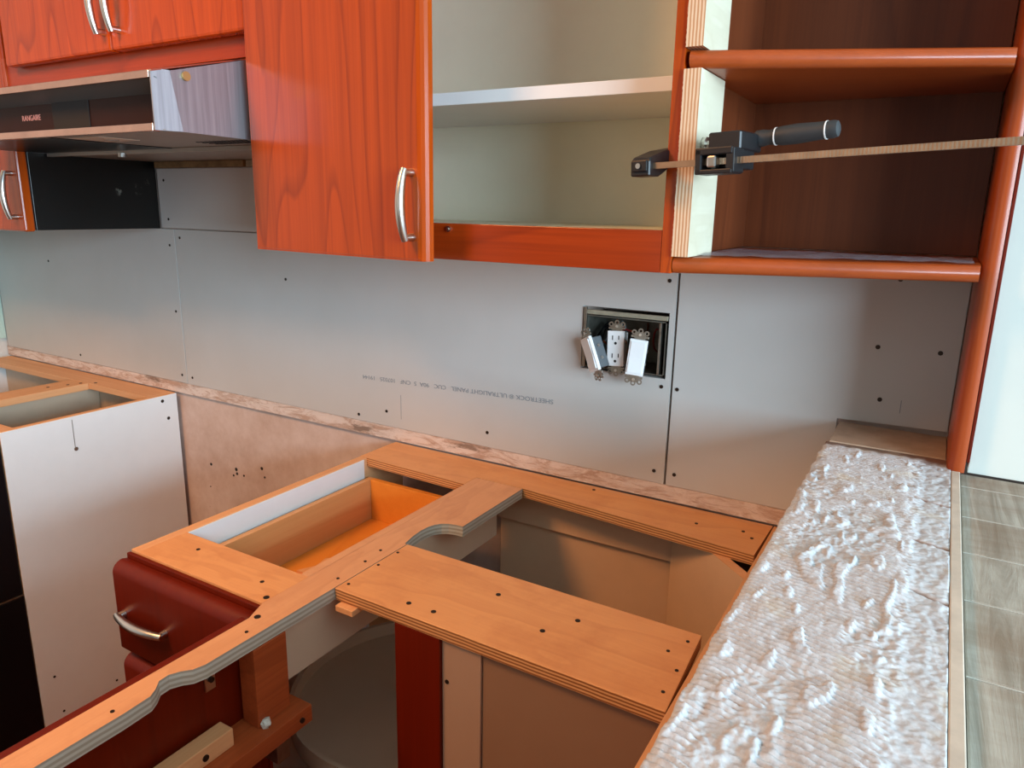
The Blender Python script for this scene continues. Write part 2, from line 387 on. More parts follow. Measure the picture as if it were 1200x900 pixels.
# above the hood
t = thing('wall_cabinet', 'two-door cabinet mounted above the range hood', 'cabinet', (-1.365, -0.16, 1.60))
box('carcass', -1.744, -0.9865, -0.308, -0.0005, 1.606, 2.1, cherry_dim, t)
box('bottom_rail', -1.735, -0.9865, -0.322, -0.3085, 1.6055, 1.66, cherry_x, t)
box('edge_strip', -1.7440, -1.7355, -0.326, -0.3085, 1.6055, 1.66, nosing_z, t)
for x0, x1, hx in ((-1.690, -1.3285, -1.343), (-1.3255, -0.978, -1.299)):
    d = box('door', x0, x1, -0.346, -0.3245, 1.6375, 2.08, cherry, t, bev=0.005)
    pull('handle', d, (hx, -0.346, 1.668), (hx, -0.346, 1.764), (0, -1, 0))

# main wall cabinet: one door ajar, the other side open
t = thing('wall_cabinet', 'upper cabinet with one cherry door ajar and an open pale interior', 'cabinet', (-0.63, -0.16, 1.306))
box('side_panel', -0.9835, -0.968, -0.3295, -0.0005, 1.307, 2.1, cherry, t)
box('back_panel', -0.968, -0.2975, -0.008, -0.0005, 1.322, 2.1, cab_in, t, label='pale grey-green back panel')
box('bottom_panel', -0.968, -0.2975, -0.310, -0.0085, 1.335, 1.3545, cab_in, t, label='pale cabinet floor')
box('inner_side', -0.2985, -0.2965, -0.310, -0.0085, 1.355, 2.1, cab_in, t, label='pale inner side')
box('shelf', -0.9675, -0.2990, -0.262, -0.0090, 1.5225, 1.5400, white_mel, t, label='white shelf board')
box('bottom_rail', -0.968, -0.296, -0.330, -0.3105, 1.3065, 1.3565, cherry_x, t)
box('stile', -0.2955, -0.2822, -0.330, -0.0005, 1.3065, 2.1, cherry, t, bev=0.0005)
bm = bmesh.new(); disc(bm, (-0.606, -0.3315, 1.349), 0.0042, 'y', 0.003); disc(bm, (-0.606, -0.3335, 1.349), 0.002, 'y', 0.002)
obj('bolt', bm, nickel, t)
a = math.atan2(-0.372 + 0.336, -0.606 + 0.971)
T = Matrix.Translation((-0.971, -0.3345, 0)) @ Matrix.Rotation(a, 4, 'Z')
Wd = 0.3725
bm = bmesh.new(); t_ = bmesh.new()
prof = [(0.003, -0.020), (Wd - 0.012, -0.020), (Wd - 0.006, -0.0185), (Wd - 0.002, -0.015), (Wd, -0.010), (Wd, -0.002), (Wd - 0.002, 0.0), (0.0, 0.0), (0, -0.017)]
prism(bm, prof, 'z', 1.3065, 2.08, 0.0, T)
d = obj('door', bm, cherry, t, label='cherry slab door standing slightly ajar')
n_out = T.to_3x3() @ Vector((0, -1, 0))
pull('handle', d, T @ Vector((Wd - 0.022, -0.020, 1.338)), T @ Vector((Wd - 0.022, -0.020, 1.422)), n_out)
bm = bmesh.new(); bx(bm, 0.003, Wd - 0.008, -0.0203, -0.0195, 1.3085, 1.3098, 0, T); obj('edge_banding', bm, nosing, d)

# ------------------------------------------------------------------ open bookshelf and its end post
t = thing('bookshelf', 'open cherry bookshelf with angled front and two rounded shelves', 'bookshelf', (-0.13, -0.15, 1.306))
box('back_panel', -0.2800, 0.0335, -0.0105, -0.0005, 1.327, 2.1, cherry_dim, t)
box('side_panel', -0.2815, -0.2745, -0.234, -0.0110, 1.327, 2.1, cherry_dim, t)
def shelf_board(z0, z1, yl, yr, nm, xl=-0.281):
    h = z1 - z0; bm = bmesh.new(); prof = []
    for i in range(9):
        aa = -PI / 2 + PI * i / 8
        prof.append((math.cos(aa) * h * 0.5, (z0 + z1) / 2 + math.sin(aa) * h / 2))
    top = bmesh.new(); L, R_ = [], []
    for x, y, st in ((xl, yl, L), (0.0338, yr, R_)):
        st += [top.verts.new((x, -0.011, z0))] + [top.verts.new((x, y - p, z)) for p, z in prof] + [top.verts.new((x, -0.011, z1))]
    top.faces.new(L); top.faces.new(R_[::-1])
    for i in range(len(L)):
        j = (i + 1) % len(L); top.faces.new((L[i], R_[i], R_[j], L[j]))
    merge(bm, top); return obj(nm, bm, nosing, t, smooth=True)
shelf_board(1.3065, 1.3260, -0.320, -0.196, 'bottom_shelf')
shelf_board(1.5345, 1.5545, -0.322, -0.192, 'shelf', -0.277)
# dusty clear film on the bottom shelf
bm = bmesh.new(); N = 36
gv = [[bm.verts.new((-0.268 + 0.295 * i / N, -0.10 - (0.205 - 0.105 * i / N) * j / 12, 1.3275 + 0.0035 * abs(noise.noise(Vector((i * 0.35, j * 0.8, 3)))))) for j in range(13)] for i in range(N + 1)]
for i in range(N):
    for j in range(12): bm.faces.new((gv[i][j], gv[i + 1][j], gv[i + 1][j + 1], gv[i][j + 1]))
fm = NT('plastic_film'); fm.b.inputs['Alpha'].default_value = 0.55; fm = fm.set(srgb(176, 172, 186), 0.25)
o = obj('plastic_film', bm, fm, smooth=True); tag(o, 'crumpled dusty plastic film lying on the lowest bookshelf board', 'film')

t2 = thing('end_panel', 'tall cherry end post standing on the ledge at right of the bookshelf', 'panel', (0.046, -0.08, 1.069))
bm = bmesh.new(); prof = [(0.0348, -0.001), (0.0348, -0.150), (0.0375, -0.157), (0.043, -0.1605), (0.049, -0.1605), (0.054, -0.158), (0.0545, -0.1495), (0.0545, -0.001)]
prism(bm, prof, 'z', 1.0690, 2.1); obj('post', bm, nosing_z, t2, smooth=True)
bm = bmesh.new(); bx(bm, 0.0548, 0.0583, -0.1545, -0.1, 1.082, 2.1, 0.0005); obj('edge_strip', bm, cherry_deep, t2)

# plywood pieces clamped onto the stile
def filler(z0, z1, lab, seedv):
    random.seed(seedv); bm = bmesh.new(); n = 140; L, R_ = [], []
    for i in range(n + 1):
        z = z0 + (z1 - z0) * i / n; j = random.uniform(-0.0006, 0.0004)
        L.append((-0.2812 + j, z))
    pts = L + [(-0.2615, z1), (-0.2615, z0)]
    prism(bm, pts, 'y', -0.3345, -0.2355)
    o = obj('plywood_strip', bm, [edge_x, ply_pale])
    for p in o.data.polygons:
        if abs(p.normal.x) > 0.5 and p.center.x > 0: p.material_index = 1
    return tag(o, lab, 'plywood')
# the side face narrows towards the top in both pieces
filler(1.3268, 1.5335, 'lower pale plywood strip held by the bar clamp beside the bookshelf', 3)
filler(1.5560, 1.9, 'upper pale plywood strip above the middle bookshelf board', 8)

# ------------------------------------------------------------------ bar clamp
t = thing('bar_clamp', 'steel bar clamp with black jaws and grey rubber handle gripping the plywood', 'clamp', (-0.24, -0.36, 1.42))
P0 = Vector((-0.3085, -0.362, 1.4275)); P1 = Vector((0.135, -0.430, 1.4450))
ex = (P1 - P0).normalized(); ez = Vector((0, 0, 1)); ey = ez.cross(ex).normalized(); ez = ex.cross(ey)
Tc = Matrix.Translation(P0) @ Matrix((ex, ey, ez)).transposed().to_4x4()
Lb = (P1 - P0).length
bm = bmesh.new()
# bar: flat sides, serrated front edge
n = 260; bot, top_ = [], []
for i in range(n + 1):
    x = 0.006 + (Lb - 0.006) * i / n
    bot.append((x, -0.0033 + (0.00022 if i % 2 and x > 0.07 else 0)))
pts = bot + [(Lb, 0.0033), (0.006, 0.0033)]
prism(bm, [(p[0], p[1]) for p in pts], 'z', -0.0030, 0.0035, T=Tc)
obj('bar', bm, copper_bar, t)
bm = bmesh.new(); bx(bm, 0.08, Lb, 0.0035, 0.0125, 0.0, 0.0042, 0.0003, Tc); obj('bar_web', bm, copper_bar, t)
# fixed jaw: a wedge that reaches back behind the stile
bm = bmesh.new()
prism(bm, [(-0.011, -0.011), (0.012, -0.011), (0.070, 0.014), (0.070, 0.026), (0.030, 0.020), (-0.006, 0.010), (-0.011, 0.006)], 'x', -0.014, 0.0105, 0.0015, Tc)
bx(bm, -0.010, 0.008, -0.014, -0.006, -0.006, 0.006, 0.001, Tc)
obj('fixed_jaw', bm, black_plastic, t)
bm = bmesh.new(); disc(bm, (-0.002, -0.0155, 0.0), 0.003, 'y', 0.001, T=Tc); obj('rivet', bm, nickel, t)
# sliding jaw: housing with an open window, thumb catch inside
bm = bmesh.new(); s0 = 0.0655
for q in ((s0, s0 + 0.007, -0.013, 0.015, -0.012, 0.013), (s0 + 0.034, s0 + 0.043, -0.012, 0.015, -0.012, 0.013),
          (s0, s0 + 0.041, -0.013, 0.015, 0.0065, 0.014), (s0, s0 + 0.041, -0.013, 0.015, -0.013, -0.008), (s0 + 0.004, s0 + 0.040, 0.006, 0.050, -0.007, 0.016)):
    bx(bm, *q, 0.0012, Tc)
prism(bm, [(s0 + 0.006, 0.005), (s0 + 0.042, 0.006), (s0 + 0.043, 0.045), (s0 + 0.040, 0.068), (s0 + 0.012, 0.068), (s0 + 0.006, 0.045)], 'z', 0.012, 0.031, 0.0015, Tc)
obj('sliding_jaw', bm, black_plastic, t)
bm = bmesh.new(); bx(bm, s0 + 0.013, s0 + 0.023, -0.0125, 0.000, -0.0065, 0.006, 0.0018, Tc); obj('catch', bm, nickel, t)
# threaded spindle with pad and grip; it lies behind and above the bar
c0 = Vector((s0 - 0.016, 0.060, 0.0245)); bm = bmesh.new(); sp = []; rs = []
for i in range(52):
    sp.append(c0 + Vector((i * 0.0011, 0, 0.00003 * i))); rs.append(0.0036 + (0.0007 if i % 2 else 0))
tube(bm, sp, rs, 10, T=Tc); obj('spindle', bm, copper_bar, t)
bm = bmesh.new(); tube(bm, [c0 + Vector((-0.008, 0, 0)), c0 + Vector((-0.004, 0, 0)), c0 + Vector((-0.003, 0, 0)), c0 + Vector((0.004, 0, 0))], [0.009, 0.009, 0.005, 0.005], 14, T=Tc)
obj('pressure_pad', bm, nickel, t)
hx = s0 + 0.037; prof = [(0, .0105), (.002, .0122), (.010, .0122), (.020, .0105), (.028, .0118), (.040, .0138), (.060, .0142), (.085, .0128), (.100, .0122), (.110, .0125), (.116, .0108), (.118, .006)]
bm = bmesh.new(); tube(bm, [c0 + Vector((hx - c0.x + a_ * 0.74, 0, 0.002 + a_ * 0.03)) for a_, r in prof], [r * 0.74 for a_, r in prof], 20, T=Tc)
h = obj('handle', bm, grip, t, smooth=True)
for a_, r in ((0.030, 0.0122), (0.101, 0.0122)):
    bm = bmesh.new(); tube(bm, [c0 + Vector((hx - c0.x + a_ * 0.74 - 0.0007, 0, 0.002 + a_ * 0.03)), c0 + Vector((hx - c0.x + a_ * 0.74 + 0.0007, 0, 0.002 + a_ * 0.03))], r * 0.78, 20, T=Tc)
    obj('ring', bm, white_plastic, h, label='thin white ring')

# ------------------------------------------------------------------ range hood
t = thing('range_hood', 'stainless steel range hood with dark recessed front panel', 'hood', (-1.365, -0.25, 1.476))
XL, XR = -1.7435, -0.9868
side = [(-0.001, 1.4745), (-0.463, 1.4785), (-0.476, 1.560), (-0.332, 1.5990), (-0.001, 1.5990)]
for nm, xa, xb in (('side_panel', XR - 0.0015, XR), ('side_panel', XL, XL + 0.0015)):
    bm = bmesh.new(); prism(bm, side, 'x', xa, xb); obj(nm, bm, steel, t)
bm = bmesh.new(); prism(bm, [(-0.463, 1.4785), (-0.504, 1.4775), (-0.504, 1.5560), (-0.490, 1.5605), (-0.476, 1.5605)], 'x', XR - 0.0012, XR + 0.0012)
fl = obj('end_cap', bm, steel, t, label='folded bright steel end cap')
for v_ in fl.data.vertices:    # the cap is bent slightly inwards
    v_.co.x += (v_.co.y + LOC[fl].y + 0.463) * 0.13
bm = bmesh.new(); prism(bm, [(-0.332, 1.5990), (-0.332, 1.6010), (-0.504, 1.5580), (-0.504, 1.5555)], 'x', XL, XR - 0.002); obj('top_sheet', bm, steel_lip_lit, t)
box('top_lip', XL, XR - 0.0075, -0.5055, -0.5000, 1.5475, 1.5575, steel_lip_lit, t)
box('back_cover', XL + 0.002, XR - 0.002, -0.331, -0.002, 1.5965, 1.5985, steel, t)
box('bottom_lip', XL, XR - 0.0075, -0.506, -0.494, 1.4765, 1.4870, steel_lip_lit, t)
bm = bmesh.new(); prism(bm, [(-0.4995, 1.5485), (-0.462, 1.5330), (-0.462, 1.5350), (-0.4995, 1.5500)], 'x', XL + 0.002, XR - 0.003)
obj('inner_sheet', bm, blue_steel, t)
pn = box('control_panel', XL + 0.002, XR - 0.003, -0.4650, -0.4630, 1.4850, 1.5460, dark_panel, t, label='dark brown glossy panel')
box('switch_recess', -1.319, -1.213, -0.4665, -0.4651, 1.4860, 1.5400, hole, t)
Mt = Matrix.Translation((-1.4165, -0.4655, 1.5100)) @ Matrix.Rotation(PI / 2, 4, 'X')
text('RANGAIRE', 0.013, 'lettering', pale_text, pn, Mt, 0.0585)
box('underside', XL + 0.002, XR - 0.002, -0.493, -0.002, 1.4785, 1.4800, hood_grey, t)
box('dark_recess', XL + 0.004, -1.30, -0.488, -0.250, 1.4770, 1.4784, black_gloss, t)
box('crossbar', XL + 0.004, XR - 0.004, -0.262, -0.250, 1.4700, 1.4784, hood_grey, t)
box('rear_baffle', XL + 0.006, XR - 0.004, -0.249, -0.006, 1.4740, 1.4780, hood_grey, t)
box('slot', -1.34, -1.19, -0.247, -0.242, 1.4730, 1.4739, hole, t)
bm = bmesh.new(); disc(bm, (-1.19, -0.245, 1.4725), 0.006, 'z', 0.003); obj('latch', bm, hole, t)
bm = bmesh.new()
for i in range(12):
    for j in range(4): disc(bm, (-1.125 + i * 0.0108, -0.335 + j * 0.013, 1.4781), 0.0035, 'z', 0.0012, 8)
obj('filter_mesh', bm, hole, t)
box('rating_label', -1.285, -1.195, -0.465, -0.395, 1.4775, 1.4784, tan_mel, t)
bm = bmesh.new(); disc(bm, (-1.235, -0.42, 1.4772), 0.012, 'z', 0.001); obj('logo_mark', bm, hood_grey, t)
bm = bmesh.new(); disc(bm, (-1.46, -0.262, 1.468), 0.008, 'z', 0.008); obj('lamp_socket', bm, nickel, t)
bm = bmesh.new(); disc(bm, (XR + 0.0025, -0.452, 1.5560), 0.0065, 'x', 0.004); obj('knob', bm, simple('brass_bolt', srgb(196, 170, 110), 0.35, 0.8), t)
# torn wood strip under the hood at the wall
bm = bmesh.new(); bx(bm, -1.725, -1.40, -0.016, -0.0005, 1.459, 1.4735, 0.001)
o = obj('wood_batten', bm, simple('brown_torn_board', srgb(150, 120, 78), 0.8, var=0.5, sc=40)); tag(o, 'stained brown batten on the wall below the range hood', 'batten')
bm = bmesh.new(); bx(bm, -1.398, -0.992, -0.010, -0.0005, 1.459, 1.4735, 0.001)
o = obj('paper_batten', bm, simple('torn_paper', srgb(190, 178, 150), 0.8, var=0.5, sc=50)); tag(o, 'torn pale batten below the hood, right of the brown one', 'batten')

# ------------------------------------------------------------------ left base cabinet and the black appliance
t = thing('base_cabinet', 'left base cabinet without worktop, white side panel and bare top rails', 'cabinet', (-2.15, -0.22, 0))
box('side_panel', -1.7475, -1.7450, -0.4345, -0.0005, 0.10, 0.8755, white_mel, t, bev=0.0005, label='white side panel facing the gap')
box('panel_core', -1.762, -1.7477, -0.4345, -0.0005, 0.10, 0.8765, pine, t)
box('back_rail', -2.60, -1.7625, -0.072, -0.0005, 0.8600, 0.8770, pine_x, t)
box('cross_rail', -2.115, -2.035, -0.4345, -0.0725, 0.8580, 0.8770, pine, t)
box('front_rail', -2.60, -1.7625, -0.4345, -0.40, 0.8600, 0.8765, pine_x, t)
box('hanging_rail', -2.60, -1.7625, -0.024, -0.010, 0.76, 0.855, tan_mel, t)
box('back_panel', -2.60, -1.7625, -0.0095, -0.0030, 0.10, 0.8595, tan_mel, t)
box('divider', -2.090, -2.072, -0.40, -0.0245, 0.12, 0.8575, tan_mel, t)
box('divider', -2.615, -2.6005, -0.4345, -0.0005, 0.12, 0.8765, white_mel, t)
box('floor_panel', -2.60, -1.7625, -0.40, -0.025, 0.10, 0.118, tan_mel, t)
screws(t, [(-1.7447, -0.043, 0.862), (-1.7447, -0.030, 0.812)], axis='x', r=0.0045)
screws(t, [(-2.075, -0.16, 0.8772), (-2.06, -0.115, 0.8772), (-2.05, -0.085, 0.8772), (-2.02, -0.06, 0.8772)], axis='z', r=0.004)
bm = bmesh.new(); bx(bm, -1.7449, -1.7446, -0.280, -0.2785, 0.80, 0.868); disc(bm, (-1.7447, -0.2775, 0.795), 0.005, 'x', 0.001); obj('scratch', bm, zinc, t)
screws(t, [(-1.7447, -0.251, 0.141), (-1.7447, -0.388, 0.1375), (-1.7447, -0.398, 0.2407)], axis='x', r=0.003)

t = thing('kitchen_appliance', 'black enamel kitchen appliance at the left edge before the white panel', 'appliance', (-2.0, -0.75, 0))
box('upper_body', -2.35, -1.7465, -1.06, -0.4360, 0.4835, 0.869, black_gloss, t, bev=0.003)
box('lower_body', -2.35, -1.7440, -1.06, -0.4360, 0.020, 0.4800, black_gloss, t, bev=0.003)
box('base', -2.33, -1.76, -1.04, -0.45, 0.0, 0.02, black_plastic, t)
box('seam_highlight', -2.351, -1.7455, -1.0605, -0.437, 0.4802, 0.4833, zinc, t, bev=0)  # pale strip drawn in for the highlight along the seam

# ------------------------------------------------------------------ drawer base cabinet
t = thing('drawer_cabinet', 'middle base cabinet with dark red drawers and an uncovered top', 'cabinet', (-0.84, -0.3, 0))
box('side_panel', -0.9845, -0.9665, -0.611, -0.0005, 0.10, 0.8765, pine, t)
box('side_lining', -0.9663, -0.9645, -0.530, -0.125, 0.10, 0.8755, white_mel, t, bev=0.0003, label='white inner lining')
o = box('front_rail', -0.9664, -0.7020, -0.6120, -0.5310, 0.8590, 0.8768, ply_x, t)
box('face_frame', -0.9850, -0.7020, -0.6185, -0.6125, 0.10, 0.8735, cherry_deep, t)
box('right_cleat', -0.7175, -0.7025, -0.5305, -0.086, 0.8600, 0.8768, ply_y, t)
box('right_panel', -0.7160, -0.7030, -0.5305, -0.086, 0.79, 0.8595, tan_mel, t)
screws(t, [(-0.90, -0.560, 0.8769), (-0.745, -0.575, 0.8769)], axis='z', r=0.003)
screws(t, [(-0.7080, -0.6000, 0.8769)], axis='z', r=0.0042)
# drawers
def drawer(z0, z1, with_box):
    bm = bmesh.new()
    pr = [(-0.6195, z0), (-0.6195, z1 - 0.002)] 
    for i in range(7):
        aa = PI / 2 * i / 6; pr.append((-0.6265 - math.sin(aa) * 0.0165, z1 - 0.0165 + math.cos(aa) * 0.0165))
    pr += [(-0.643, z0 + 0.004), (-0.640, z0)]
    prism(bm, pr, 'x', -0.984, -0.703)
    d = obj('drawer', bm, cherry_deep, t, smooth=True)
    zz = z1 - 0.078
    pull('handle', d, (-0.966, -0.643, zz + 0.002), (-0.870, -0.643, zz + 0.002), (0, -1, 0), 0.017, foot=0.009)
    if with_box:
        b0, b1 = 0.742, 0.8385
        box('drawer_side', -0.9580, -0.9455, -0.605, -0.118, b0, b1, maple, d)
        box('drawer_side', -0.7320, -0.7200, -0.605, -0.118, b0, b1, maple, d)
        box('drawer_back', -0.9450, -0.7325, -0.130, -0.1185, b0, b1, maple_b, d)
        box('drawer_bottom', -0.9450, -0.7325, -0.605, -0.1305, b0 + 0.006, b0 + 0.012, maple_b, d)
        box('drawer_front_inner', -0.9450, -0.7325, -0.605, -0.592, b0, b1, maple, d)
drawer(0.727, 0.868, True)
drawer(0.560, 0.715, False)
drawer(0.330, 0.550, False)
bm = bmesh.new(); prism(bm, [(-0.900, -0.375), (-0.884, -0.345), (-0.890, -0.315), (-0.880, -0.308), (-0.868, -0.345), (-0.876, -0.375)], 'z', 0.7545, 0.7600)
tag(obj('wood_offcut', bm, pine), 'small pale wood offcut lying in the open drawer', 'offcut')

# ------------------------------------------------------------------ bare plywood strips on top
ZT, ZP = 0.8770, 0.8600
# back strip along the wall
bm = bmesh.new(); prism(bm, [(-0.984, -0.013), (-0.984, -0.1145), (-0.7180, -0.1255), (-0.7175, -0.085), (-0.6160, -0.0850), (-0.190, -0.1265), (-0.188, -0.013)], 'z', ZP, ZT)
o = obj('plywood_strip', bm, [ply_x, edge_z]); paint_edges(o, 1); tag(o, 'plywood strip running along the back wall over the corner cabinet', 'plywood')
bm = bmesh.new(); prism(bm, [(-0.984, -0.0005), (-0.984, -0.0125), (-0.188, -0.0125), (-0.188, -0.0005)], 'z', ZP, ZT - 0.001)
tag(obj('wall_batten', bm, pine_x), 'thin pine batten between the back plywood strip and the wall', 'batten')
def top_screws(parent, pts, r=0.0035):
    for x, y in pts:
        bm = bmesh.new(); disc(bm, (x, y, ZT + 0.0002), r, 'z', 0.0012, 12); obj('screw', bm, bolt, parent)
top_screws(o, [(-0.2976, -0.0622), (-0.2239, -0.051), (-0.2062, -0.0692), (-0.502, -0.020)], 0.0028)
# long strip towards the camera with its curved cut-out
curve = [(-0.615, -0.087), (-0.6150, -0.281), (-0.628, -0.2820), (-0.640, -0.2850), (-0.650, -0.291), (-0.657, -0.300), (-0.661, -0.312), (-0.6625, -0.330), (-0.6605, -0.352), (-0.655, -0.3790), (-0.6510, -0.3792),
         (-0.6510, -0.531), (-0.6520, -0.735), (-0.6560, -0.748), (-0.6640, -0.757), (-0.6700, -0.768), (-0.6690, -0.780), (-0.6600, -0.790), (-0.6540, -0.800), (-0.6520, -0.830), (-0.6520, -1.30)]
pts = [(-0.7020, -0.0875)] + curve + [(-0.6875, -1.30), (-0.6875, -0.645), (-0.7015, -0.6120)]
bm = bmesh.new(); prism(bm, pts, 'z', ZP - 0.001, ZT)
o = obj('plywood_strip', bm, [ply_y, edge_z, edge_grey])
for p in o.data.polygons:
    if abs(p.normal.z) < 0.5: p.material_index = 2
tag(o, 'long plywood strip with curved cut-outs running forward from the wall', 'plywood')
top_screws(o, [(-0.6709, -0.4167), (-0.6665, -0.4555), (-0.6645, -0.5133), (-0.6651, -0.6676), (-0.6643, -0.8346)], 0.0022)
top_screws(o, [(-0.6805, -0.6381)], 0.0042)
# the wide plank
t = thing('plywood_plank', 'wide orange plywood plank bridging the corner cabinet, screwed at both ends', 'plywood', (-0.42, -0.46, 0.86))
bm = bmesh.new(); prism(bm, [(-0.6495, -0.3795), (-0.195, -0.3800), (-0.1865, -0.5370), (-0.6495, -0.5345)], 'z', ZP, ZT + 0.0005, 0.0006)
o = obj('board', bm, [ply_x, edge_z], t); paint_edges(o, 1)
for x, y in [(-0.6440, -0.4093), (-0.6430, -0.4541), (-0.641, -0.5174), (-0.4542, -0.4318), (-0.5412, -0.5125), (-0.5019, -0.5118), (-0.3371, -0.432), (-0.3638, -0.4756), (-0.2054, -0.4023), (-0.2192, -0.4334), (-0.1987, -0.4643), (-0.1993, -0.5083)]:
    bm = bmesh.new(); disc(bm, (x, y, ZT + 0.0006), 0.0034 if x > -0.6 and y < -0.42 and x < -0.225 else 0.0022, 'z', 0.0012, 12); obj('screw', bm, bolt, t)
box('shim', -0.640, -0.610, -0.545, -0.50, 0.851, 0.8595, pine, t)
# ------------------------------------------------------------------ corner cabinet under the plank
t = thing('corner_cabinet', 'open corner base cabinet beneath the plywood plank with bare interior', 'cabinet', (-0.42, -0.3, 0))
box('back_panel', -0.702, -0.30, -0.018, -0.0125, 0.10, 0.8595, taupe, t)
box('hanging_rail', -0.702, -0.345, -0.030, -0.0185, 0.780, 0.8590, taupe, t)
box('apron', -0.6780, -0.6650, -0.620, -0.094, 0.7750, 0.8585, tan_mel, t, label='pale apron board')  # white board given a tan colour to hold its warm shade
# diagonal panel
dd = Vector((1, -0.92, 0)).normalized(); T = Matrix.Translation((-0.345, -0.0335, 0)) @ Matrix.Rotation(math.atan2(dd.y, dd.x), 4, 'Z')
box('diagonal_panel', 0.0, 0.245, 0.0, 0.012, 0.10, 0.8590, taupe, t, T=T)
bm = bmesh.new(); bx(bm, 0.03, 0.245, -0.001, 0.015, 0.8592, 0.8600, 0, T); obj('panel_edge', bm, pine_x, t)
box('right_panel', -0.184, -0.166, -1.28, -0.013, 0.10, 0.8600, cherry_y, t)
box('right_rail', -0.186, -0.120, -1.28, -0.0005, 0.8602, 0.8765, pine, t)
box('bottom_panel', -0.66, -0.185, -0.50, -0.031, 0.10, 0.118, taupe, t)
# front partition, board colours darkened to carry a cast shadow
box('stile', -0.5470, -0.4760, -0.5350, -0.5130, 0.10, 0.8595, cherry_deep, t)
box('partition', -0.4755, -0.4180, -0.5300, -0.5150, 0.10, 0.8590, simple('partition_board_shaded', srgb(178, 146, 122), 0.5, var=0.04), t)
box('partition', -0.4170, -0.1850, -0.5270, -0.5150, 0.10, 0.8590, simple('partition_board_deep_shade', srgb(150, 116, 90), 0.5, var=0.04), t)
screws(t, [(-0.468, -0.5303, 0.80), (-0.468, -0.5303, 0.66)], axis='y', r=0.003)

# turntable trays
t = thing('lazy_susan', 'round almond turntable trays inside the dark corner cabinet', 'lazy susan', (-0.70, -0.30, 0.10))
for z in (0.30, 0.53):
    bm = bmesh.new(); n = 64; R_ = 0.215
    def ring(r, zz): return [bm.verts.new((-0.70 + r * math.cos(2 * PI * i / n), -0.30 + r * math.sin(2 * PI * i / n), zz)) for i in range(n)]
    rr = [ring(R_, z), ring(R_, z + 0.032), ring(R_ - 0.007, z + 0.032), ring(R_ - 0.009, z + 0.008), ring(0.02, z + 0.008)]
    for A, B in zip(rr, rr[1:]):
        for i in range(n): bm.faces.new((A[i], A[(i + 1) % n], B[(i + 1) % n], B[i]))
    bm.faces.new(rr[0]); bm.faces.new(rr[-1]); obj('tray', bm, tan_mel, t, smooth=True)
bm = bmesh.new(); tube(bm, [(-0.70, -0.30, 0.10), (-0.70, -0.30, 0.60)], 0.014, 16); obj('pole', bm, zinc, t, smooth=True)

# ------------------------------------------------------------------ peninsula cabinet front seen from inside
t = thing('peninsula_cabinet', 'front of the peninsula cabinet with dark red panel, seen from inside', 'cabinet', (-0.67, -0.95, 0))
box('front_panel', -0.7000, -0.6885, -1.28, -0.6460, 0.10, 0.8755, cherry_deep, t)
box('backing', -0.6880, -0.6840, -1.28, -0.646, 0.10, 0.8585, cherry_deep, t)
box('post', -0.6780, -0.6500, -0.6720, -0.6215, 0.7505, 0.8585, cherry_y, t)
box('lower_rail', -0.6835, -0.6300, -1.28, -0.6040, 0.7260, 0.7500, cherry_y, t)
h = box('hinge_plate', -0.6838, -0.6805, -0.7180, -0.7040, 0.8180, 0.8400, nickel, t); bm = bmesh.new(); disc(bm, (-0.679, -0.711, 0.8330), 0.0035, 'x', 0.004); obj('screw', bm, bolt, h)
bm = bmesh.new(); disc(bm, (-0.6290, -0.622, 0.738), 0.0035, 'x', 0.003); obj('screw', bm, bolt, t)
h = box('drawer_glide', -0.665, -0.640, -0.655, -0.635, 0.69, 0.7255, zinc, t)
o = box('wood_block', -0.6760, -0.6530, -1.10, -0.7060, 0.7505, 0.7740, pine, bev=0.001)
tag(o, 'pale pine block lying on the lower rail of the peninsula cabinet', 'block')
bm = bmesh.new(); disc(bm, (-0.6525, -0.745, 0.761), 0.004, 'x', 0.002); obj('screw', bm, bolt, o)
random.seed(5); bm = bmesh.new(); bmesh.ops.create_icosphere(bm, subdivisions=2, radius=0.0065, matrix=Matrix.Translation((-0.646, -0.664, 0.7555)))
for v_ in bm.verts: v_.co += Vector([random.uniform(-.0015, .0015) for _ in range(3)])
tag(obj('plaster_chip', bm, paint_white), 'white plaster chip lying on the rail next to the cherry post', 'plaster')

